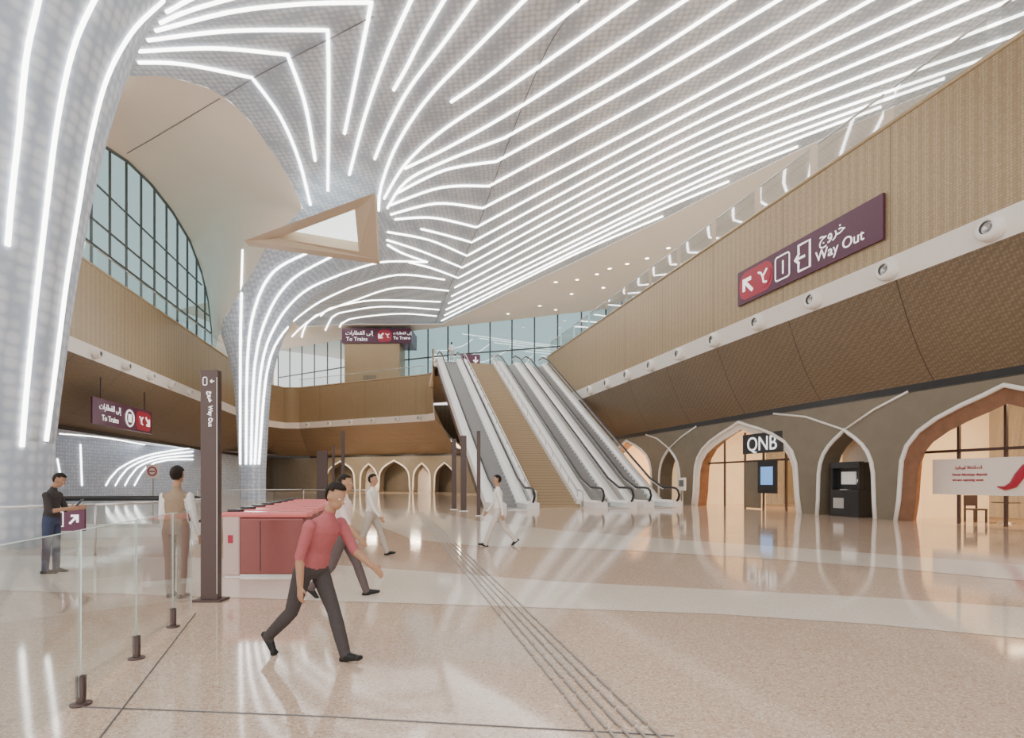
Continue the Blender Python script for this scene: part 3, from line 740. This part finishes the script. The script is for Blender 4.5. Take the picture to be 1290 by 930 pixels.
text(s2,ART,.52,(.7,-.05,1.0),name='arabic_lettering'); text(s2,'To Trains',.52,(1.0,-.05,.3))
n=24; ringpoly(s2,'train_icon',[(4.6+.55*math.cos(2*math.pi*i/n),.82+.55*math.sin(2*math.pi*i/n)) for i in range(n)],.06,'signwhite')
boxes('train_glyph',[(4.38,4.82,-.06,-.04,.55,1.1)],'signwhite',s2)
flat(s2,'red_section',rrect(5.5,7.85,.15,1.5,.5),'red',-.03)
escicon(s2,6.2,.82,.9); arrow(s2,7.3,.82,.9,math.radians(135+90))
k=thing('lift_lobby_kiosk',Vector((-23.2,77,13.0)),math.radians(0),label='gold-clad kiosk on the upper concourse with a purple sign band',category='kiosk')
boxes('body',[(0,7.6,0,4,0,7.6)],'gold',k); boxes('door',[(2.6,4.4,-.06,0,0,3.2)],'bronze',k)
boxes('sign_band',[(-.3,9.3,-.25,4.2,7.6,9.6)],'purple',k)
flat(k,'red_section',rrect(4.6,6.6,7.75,9.4,.6),'red',-.29)
text(k,ART,.75,(0.2,-.30,8.75),name='arabic_lettering'); text(k,'To Trains',.75,(.3,-.30,7.9))
arrow(k,5.1,8.6,1.0,math.radians(135),-.31); escicon(k,6.0,8.6,.9,-.31); text(k,'To Trains',.6,(6.8,-.30,8.1)); text(k,ART,.5,(6.8,-.30,8.8),name='arabic_lettering')
n=thing('direction_sign',HA(11.2,60,13.0),AX,label='small purple direction sign above the escalator head',category='sign')
boxes('post',[(-.1,.1,-.1,.1,0,1.6)],'darkbrown',n); boxes('panel',[(-1,1,-.12,.12,1.2,2.4)],'purple',n); arrow(n,.5,1.8,.7,math.pi,-.14)
def totem(p,hh,w,label,det=False):
    e=thing('totem_sign',p,0,label=label,category='sign')
    boxes('column_panel',[(-w/2,w/2,-.05,.05,0,hh)],'darkbrown',e,bevel=.008)
    boxes('base_plate',[(-w*.8,w*.8,-.12,.12,0,.03)],'steel' if not det else 'darkbrown',e)
    if det:
        ringpoly(e,'icon',rrect(-.075,-.025,hh-.20,hh-.10,.015),.005,'signwhite',-.055)
        text(e,'\uFE9D\uFEED\uFEAE\uFEA7  Way Out',.07,(.0,-.058,hh-.28),rz=math.pi/2)
        arrow(e,.04,hh-.15,.055,math.pi/2,-.055)
        boxes('light_strip',[(w/2-.012,w/2-.004,-.058,-.05,.1,hh-.1)],'steel',e)
    else: boxes('face_panel',[(-w/2+.03,w/2-.03,-.06,-.05,hh*.6,hh-.1)],'darkbrown',e)
    return e
totem(G(266,757),2.98,.225,'tall slim dark brown totem sign with white lettering',True)
for px,yb,yt,wd in [(603,650,543,.16),(432,636,543,.22),(572,642,553,.25),(584,644,549,.3),(406,634,568,.75),(420,640,562,.13)]:
    g=G(px,yb); totem(g,H0+(HY-yt)/F*g.y,wd,'slim dark brown totem sign standing on the concourse')
# ------------------------------------------------ near glass barrier
M['edge']=mat('glass_edge_green',(.70,.84,.80),.2,emi=(.7,.85,.8),es=.15)
def post(p,rz,hh=.2):
    e=thing('glass_clamp_post',p,rz,label='dark metal clamp foot holding the glass barrier',category='post',group='glass barrier clamp feet')
    lathe('base_plate',[(.001,.0),(.065,.0),(.065,.012),(.03,.02),(.001,.02)],'darkbrown',e,seg=20)
    lathe('stem',[(.03,.015),(.032,hh),(.001,hh+.004)],'darkbrown',e,seg=16)
bp=[Vector((-2.45,2.1,0)),G(102,888),G(172,830),G(218,790),Vector((-3.72,6.45,0))]
for p in bp[1:4]: post(p,0)
for a,b in zip(bp[:-1],bp[1:]):
    g=thing('glass_barrier_panel',(a.x,a.y,0.06),0,label='clear frameless glass barrier panel with green edge',category='glass barrier',group='glass barrier panels')
    d=(b-a)*.985; nn=Vector((d.y,-d.x,0)).normalized()*.008
    V=[-nn,nn,nn+d,-nn+d]; V=V+[v+Vector((0,0,1.15)) for v in V]
    mesh('pane',V,[(0,1,5,4),(1,2,6,5),(2,3,7,6),(3,0,4,7)],'glassn',g)
    tube('edge',[Vector((0,0,0)),Vector((0,0,1.15)),d+Vector((0,0,1.15)),d],.005,'edge',g,sides=4)
tube('trim_40',[Vector((-2.0,2.1,.004)),Vector((-3.7,6.5,.004))],.006,'seam',sides=4,kind='structure')
def railbar(pts,label,z=1.05):
    for a,b in zip(pts[:-1],pts[1:]):
        b=a+(b-a)*.985
        e=thing('handrail_barrier',(a.x,a.y,0),0,label=label,category='railing',group='stairwell railing')
        d=b-a
        mesh('glass_pane',[(0,0,.08),(d.x,d.y,.08),(d.x,d.y,z-.08),(0,0,z-.08)],[(0,1,2,3)],'glassn',e)
        tube('rail',[(0,0,z),(d.x,d.y,z)],.028,'steel',e)
        tube('post',[(0,0,0),(0,0,z)],.022,'steel',e)
railbar([Vector(p+(0,)) for p in [(-11.5,9.3),(-10.0,10.2),(-8.7,11.6),(-8.1,13.2),(-8.3,15.0)]],'brushed steel handrail above a glass stairwell guard')
railbar([Vector(p+(0,)) for p in [(-17,30),(-12,32),(-7.5,30)]],'glass guard with steel handrail around the floor opening')
sg=thing('stairwell_sign',Vector((-9.15,10.9,0.62)),0,label='small purple exit sign fixed to the stairwell guard',category='sign')
boxes('panel',[(0,.78,-.02,.02,-.05,.4)],'purple',sg); exiticon(sg,.25,.18,.28,-.03); arrow(sg,.58,.18,.25,math.radians(-45),-.03)
e=thing('escalator',Vector((-11.6,15.2,0)),math.radians(10),label='head of a descending escalator behind the stairwell guard',category='escalator')
for s in (0,1.5):
    pts=[(2.3,s,.3),(2.55,s,.45),(2.6,s,.75),(2.45,s,.98),(2.2,s,1.05),(0,s,1.05),(-2,s,1.05),(-5,s,.4)]
    tube('handrail',pts,.05,'rubber',e); 
    mesh('balustrade_panel',[(2.4,s,.2),(2.4,s,1.0),(-2,s,1.0),(-2,s,.2)],[(0,1,2,3)],'glassn',e)
    boxes('deck',[(-2.5,2.4,s-.15,s+.15,0,.25)],'silver',e)
e=thing('round_sign',P(192,594,40),0,label='small white square sign with red ring symbol',category='sign')
boxes('panel',[(-.45,.45,0,.05,-.5,.5)],'white',e); ringpoly(e,'ring',[(.3*math.cos(2*math.pi*i/20),.3*math.sin(2*math.pi*i/20)) for i in range(20)],.05,'red',-.03)
boxes('bar',[(-.2,.2,-.05,-.02,-.04,.04)],'red',e)
boxes('post',[(-.04,.04,.05,.1,-2.2,.5)],'steel',e)
# ------------------------------------------------ ticket gates
for i in range(8):
    y=8.95+i*0.85; x0=-4.65-(0.20*i)
    e=thing('ticket_gate',Vector((x0,y,0)),0,label='red-panelled ticket gate cabinet with rounded lit top',category='ticket gate',group='row of ticket gates')
    boxes('body',[(.26,1.30,-.02,.24,.04,.95)],'gatered',e,bevel=.03)
    boxes('end_panel',[(0,.28,-.03,.25,.02,1.0)],'gatelight',e,bevel=.03)
    boxes('top',[(-.02,1.36,-.04,.26,.96,1.05)],'gatetop',e,bevel=.035)
    boxes('reader',[(.05,.25,.02,.2,1.05,1.09)],'black',e,bevel=.01)
    boxes('plinth',[(.02,1.28,.0,.22,0,.05)],'steel',e)
    boxes('panel_joint',[(.6,.61,-.024,-.018,.1,.9)],'black',e)
    boxes('ticket_label',[(.09,.17,-.036,-.03,.55,.68)],'red',e)
    if i<7: mesh('flap',[(.75,.26,.35),(.75,.52,.35),(.75,.48,.95),(.75,.26,.95)],[(0,1,2,3)],'glassc',e)
# ------------------------------------------------ people
V3=Vector
def ellip(c,rx,ry,rz,R=None,seg=14):
    V=[];Fc=[]
    for j in range(seg//2+1):
        t=math.pi*j/(seg//2)
        for i in range(seg):
            a=2*math.pi*i/seg; v=Vector((rx*math.sin(t)*math.cos(a),ry*math.sin(t)*math.sin(a),rz*math.cos(t)))
            if R: v=R@v
            V.append(c+v)
    for j in range(seg//2):
        for i in range(seg): Fc.append((j*seg+i,(j+1)*seg+i,(j+1)*seg+(i+1)%seg,j*seg+(i+1)%seg))
    return V,Fc
def capsule(a,b,ra,rb,n=7):
    pts=[];r=[]; d=(b-a); 
    d=d.normalized() if d.length>1e-6 else Vector((0,0,1))
    for k in (0.98,.8,.4): pts.append(a-d*ra*k); r.append(ra*math.sqrt(1-k*k)+1e-4)
    for k in range(n): 
        t=k/(n-1); pts.append(a.lerp(b,t)); r.append(ra+(rb-ra)*t)
    for k in (.4,.8,.98): pts.append(b+d*rb*k); r.append(rb*math.sqrt(1-k*k)+1e-4)
    return tube_geo(pts,r,10)
pc={}
def cmat(c,rough=.8):
    key=tuple(round(x,3) for x in c)
    if key not in pc: pc[key]=mat('cloth_%d'%len(pc),c,rough,noise=.12,nscale=25,spec=.2)
    return pc[key]
def person(loc,rz,Ht,label,shirt=(.1,.1,.12),sleeve=None,forearm='skin',trouser=(.05,.06,.1),shoe=(.02,.02,.02),skin=(.42,.24,.15),haircol=(.02,.015,.012),
           lean=.03,headtilt=0.0,legs=((.0,.0),(.0,.0)),arms=((.05,.12,.15),(.05,.12,.15)),bun=False,vox=.011,inward=(.0,.0),female=False,cap=None,group=None):
    S=Ht/1.72; prims=[];bones=[]
    sleeve=sleeve or shirt
    fcol=skin if forearm=='skin' else forearm
    mats=[cmat(shirt),cmat(sleeve),cmat(fcol,.6),cmat(skin,.6),cmat(trouser),cmat(shoe,.4)]
    zc=max(.41*math.cos(t)+.40*math.cos(t-kb) for t,kb in legs)+.08
    hip=V3((0,0,zc)); sp=V3((0,math.sin(lean),math.cos(lean)))
    fw=V3((0,math.cos(lean),-math.sin(lean)))
    sw=.155 if female else .175
    prof=[(-.05,.13,.105),(.02,.165,.12),(.12,.155,.112),(.22,.135,.10),(.33,.155,.112),(.42,sw,.115),(.48,sw-.02,.095),(.52,.09,.07),(.55,.058,.058)]
    V=[];Fc=[];N=16
    for s,rx,ry in prof:
        c=hip+sp*s
        for i in range(N):
            a=2*math.pi*i/N; V.append(c+V3((rx*math.cos(a),0,0))+fw*(ry*math.sin(a)))
    for j in range(len(prof)-1):
        for i in range(N): Fc.append((j*N+i,j*N+(i+1)%N,(j+1)*N+(i+1)%N,(j+1)*N+i))
    Fc.append(tuple(reversed(range(N)))); Fc.append(tuple((len(prof)-1)*N+i for i in range(N)))
    prims.append((V,Fc)); bones+=[(hip+sp*.07,hip+sp*.5,0,.11),(hip-sp*.05,hip-sp*.0,4,.13)]
    for sx in(-1,1): bones.append((hip+sp*.46,hip+sp*.46+V3((sx*.14,0,0)),0,.05))
    nb=hip+sp*.52
    ht=lean*.3+headtilt; hd=V3((0,math.sin(ht),math.cos(ht))); hf=V3((0,math.cos(ht),-math.sin(ht)))
    nt_=nb+sp*.03+hd*.07
    prims.append(capsule(nb,nt_,.056,.052)); bones.append((nb+sp*.02,nt_,3,.05))
    hc=nt_+hd*.115+hf*.018
    R=Matrix((V3((1,0,0)),hf,hd)).transposed()
    prims.append(ellip(hc+hd*.02,.074,.092,.100,R)); prims.append(ellip(hc-hd*.05+hf*.022,.054,.066,.068,R))
    prims.append(capsule(hc+hf*.092+hd*.0,hc+hf*.108-hd*.025,.009,.014))
    prims.append(capsule(hc+hf*.078-hd*.058-V3((.018,0,0)),hc+hf*.078-hd*.058+V3((.018,0,0)),.009,.009))
    for sx in(-1,1): prims.append(ellip(hc+V3((sx*.076,0,0))-hf*.005-hd*.005,.012,.02,.03,R))
    bones.append((hc-hd*.05,hc+hd*.04,3,.09))
    for sx,(t,kb) in zip((-1,1),legs):
        h=hip+V3((sx*.088,0,-.01)); k=h+V3((sx*.005,math.sin(t),-math.cos(t)))*.41
        a=k+V3((0,math.sin(t-kb),-math.cos(t-kb)))*.40
        prims.append(capsule(h,k,.092,.062)); prims.append(capsule(k,k.lerp(a,.35),.061,.064)); prims.append(capsule(k.lerp(a,.3),a,.064,.052))
        bones+=[(h,k,4,.08),(k,a,4,.055)]
        pitch=-(kb-t)*.9 if kb>t+.25 else 0
        if t>.3 and kb<.2: pitch=.25
        fd=V3((0,math.cos(pitch),math.sin(pitch))); fu=V3((0,-math.sin(pitch),math.cos(pitch)))
        heel=a-fd*.045-fu*.045; toe=a+fd*.16-fu*.055; mid=a+fd*.06-fu*.035
        prims.append(capsule(heel,mid,.034,.038)); prims.append(capsule(mid,toe,.040,.026)); prims.append(capsule(toe-V3((.02,0,0)),toe+V3((.02,0,0)),.024,.024)); prims.append(capsule(a,mid,.042,.035))
        bones+=[(heel,toe,5,.04)]
    wrists=[]
    for sx,(af,ab,eb),inw in zip((-1,1),arms,inward):
        s=hip+sp*.455+V3((sx*(sw+.005),0,0))
        d1=V3((sx*math.sin(ab),math.sin(af)*math.cos(ab),-math.cos(af)*math.cos(ab)))
        el=s+d1*.285
        d2=V3((sx*(math.sin(ab)*.6-inw),math.sin(af+eb)*math.cos(ab),-math.cos(af+eb)*math.cos(ab))).normalized()
        wr=el+d2*.245
        prims.append(capsule(s,el,.058,.046)); prims.append(capsule(el,wr,.044,.029))
        bones+=[(s,el,1,.05),(el,wr,2,.035)]
        across=V3((1,0,0)).cross(d2).normalized() if abs(d2.x)<.9 else V3((0,1,0))
        pn=d2.cross(across).normalized()*(-sx)
        palm=wr+d2*.085
        for q in(-.024,-.008,.008,.024): prims.append(capsule(wr+d2*.015+across*q*.6,palm+across*q,.017,.014))
        for q,Lf in((-.030,.062),(-.0105,.076),(.0095,.080),(.029,.070)):
            b0=palm+across*q; b1=b0+d2*Lf*.5+pn*.006; b2=b1+d2*Lf*.42+pn*.022
            prims.append(capsule(b0,b1,.0095,.0085)); prims.append(capsule(b1,b2,.0085,.007))
        th0=wr+d2*.025+across*.02; th1=th0+d2*.03+across*.035; th2=th1+d2*.035+across*.010+pn*.012
        prims.append(capsule(th0,th1,.014,.011)); prims.append(capsule(th1,th2,.011,.009))
        bones.append((wr+d2*.01,palm+d2*.06,3,.03)); wrists.append((wr,d2,palm))
    VV=[];FF=[]
    for v,f in prims:
        o=len(VV); VV+=v; FF+=[tuple(i+o for i in q) for q in f]
    me=bpy.data.meshes.new('tmp'); me.from_pydata([tuple(v*S) for v in VV],[],FF); me.update()
    ob=bpy.data.objects.new('tmp',me); COL.objects.link(ob)
    rm=ob.modifiers.new('r','REMESH'); rm.mode='VOXEL'; rm.voxel_size=vox*S
    sm=ob.modifiers.new('s','SMOOTH'); sm.factor=.5; sm.iterations=3 if vox<.015 else 2
    dg=bpy.context.evaluated_depsgraph_get(); m2=bpy.data.meshes.new_from_object(ob.evaluated_get(dg)); bpy.data.objects.remove(ob)
    m2.materials.clear()
    for m in mats: m2.materials.append(m)
    co=np.zeros(len(m2.vertices)*3); m2.vertices.foreach_get('co',co); co=co.reshape(-1,3)
    st_=np.zeros(len(m2.polygons),dtype=np.int32); m2.polygons.foreach_get('loop_start',st_)
    vi=np.zeros(len(m2.loops),dtype=np.int32); m2.loops.foreach_get('vertex_index',vi)
    pcs=co[vi[st_]]/S; best=np.full(len(pcs),1e9); idx=np.zeros(len(pcs),dtype=np.int32)
    for a,b,mi,rr in bones:
        a=np.array(a);b=np.array(b);ab=b-a; t=np.clip(((pcs-a)@ab)/max(1e-9,ab@ab),0,1); d=np.linalg.norm(pcs-(a+t[:,None]*ab),axis=1)-rr
        w_=d<best; best[w_]=d[w_]; idx[w_]=mi
    m2.polygons.foreach_set('material_index',idx); m2.polygons.foreach_set('use_smooth',np.ones(len(idx),dtype=bool)); m2.update()
    e=bpy.data.objects.new('person',None); e.location=loc; e.rotation_euler=(0,0,rz); COL.objects.link(e); tag(e,label=label,category='person',group=group)
    m2.name='body'; b=bpy.data.objects.new('body',m2); COL.objects.link(b); b.parent=e
    hv,hfz=ellip(V3((0,0,0)),.083,.100,.104,None,20)
    def ok(v): return (v.z> .035 - (.10 if v.y<-.02 else 0) - (.03 if v.y<.03 else 0)) 
    hfz=[f for f in hfz if all(ok(hv[i]) for i in f)]
    hair=mesh('hair',[(hc+hd*.028-hf*.006+R@v)*S for v in hv],hfz,cmat(haircol if cap is None else cap,.7),e,smooth=True)
    sd=hair.modifiers.new('t','SOLIDIFY'); sd.thickness=.01; sd.offset=0
    if bun:
        v,f=ellip(hc-hf*.10+hd*.03,.045,.04,.045,R); mesh('hair_bun',[p*S for p in v],f,cmat(haircol,.7),e,smooth=True)
    if vox<.015:
        for sx in(-1,1):
            v,f=ellip(hc+hf*.084+hd*.008+V3((sx*.030,0,0)),.013,.007,.008,R,10); mesh('eye',[p*S for p in v],f,M['white'],e,smooth=True)
            v,f=ellip(hc+hf*.0895+hd*.008+V3((sx*.030,0,0)),.006,.003,.006,R,8); mesh('pupil',[p*S for p in v],f,M['black'],e,smooth=True)
    return e,[(wv*S,dd,pp*S) for wv,dd,pp in wrists]
walk=((.42,.08),(-.32,.45)); walk2=((-.30,.5),(.40,.10))
p1=G(65,722)
e,wr=person(p1,-math.pi/2+.2,1.68,'man in dark t-shirt and blue jeans looking at a phone',shirt=(.045,.04,.04),trouser=(.045,.055,.10),skin=(.36,.20,.13),headtilt=.45,legs=((.05,.05),(-.06,.0)),arms=((.35,.12,1.35),(.30,.1,1.45)),inward=(.35,.35))
ph=thing('phone',Vector((0,0,0)),0,label='dark mobile phone held by the standing man',category='phone')
mw=Matrix.Translation(p1)@Matrix.Rotation(-math.pi/2+.2,4,'Z'); ph.location=mw@(wr[1][2]+wr[1][1]*.03+Vector((0,0,.03))); ph.rotation_euler=(math.radians(-40),0,-math.pi/2+.2)
boxes('case',[(-.037,.037,-.005,.005,-.01,.14)],'black',ph,bevel=.004); boxes('display',[(-.033,.033,-.007,-.005,0,.13)],'screen',ph)
person(G(222,753),.1,1.72,'woman from behind in beige vest, white shirt and taupe trousers',shirt=(.30,.22,.15),sleeve=(.78,.77,.76),forearm=(.78,.77,.76),trouser=(.26,.21,.17),bun=True,female=True,legs=((.06,.04),(-.06,.02)),arms=((.12,.14,.35),(.1,.16,.25)))
person(G(392,830),-math.pi/2-.5,1.64,'man in red shirt and dark trousers striding bent forward',shirt=(.42,.12,.13),trouser=(.07,.06,.06),lean=.42,headtilt=.25,legs=((.48,.12),(-.38,.5)),arms=((.5,.12,.5),(-.3,.12,.4)))
person(G(432,752),-math.pi/2,1.66,'man in pale pink shirt walking past the gates',shirt=(.78,.62,.58),trouser=(.12,.09,.09),legs=walk,arms=((-.35,.1,.2),(.4,.1,.3)))
crowd=[(468,700,(.80,.74,.68),(.50,.44,.38),-1.7,walk),(628,688,(.84,.79,.73),(.62,.56,.50),1.6,walk)]
for px,py,s,t,rz,wk in crowd:
    person(G(px,py),rz,1.72,'person in pale clothes walking across the concourse',shirt=s,trouser=t,forearm=s,legs=wk,arms=((-.3,.1,.2),(.35,.1,.3)),vox=.016,group='walking commuters')
person(HA(7.9,52.3,12.3+.62),AX,1.75,'person in white shirt riding near the top of the escalator',shirt=(.8,.8,.8),trouser=(.5,.5,.5),vox=.03)
person(Vector((-22.6,73.4,13.0)),3.0,1.75,'person in dark clothes behind the upper glass balustrade',shirt=(.12,.12,.14),trouser=(.05,.05,.06),vox=.03)
person(Vector((-21.6,73.0,13.0)),2.8,1.7,'person in white top behind the upper glass balustrade',shirt=(.7,.7,.7),trouser=(.08,.08,.1),vox=.03)
print('LED',nled[0])
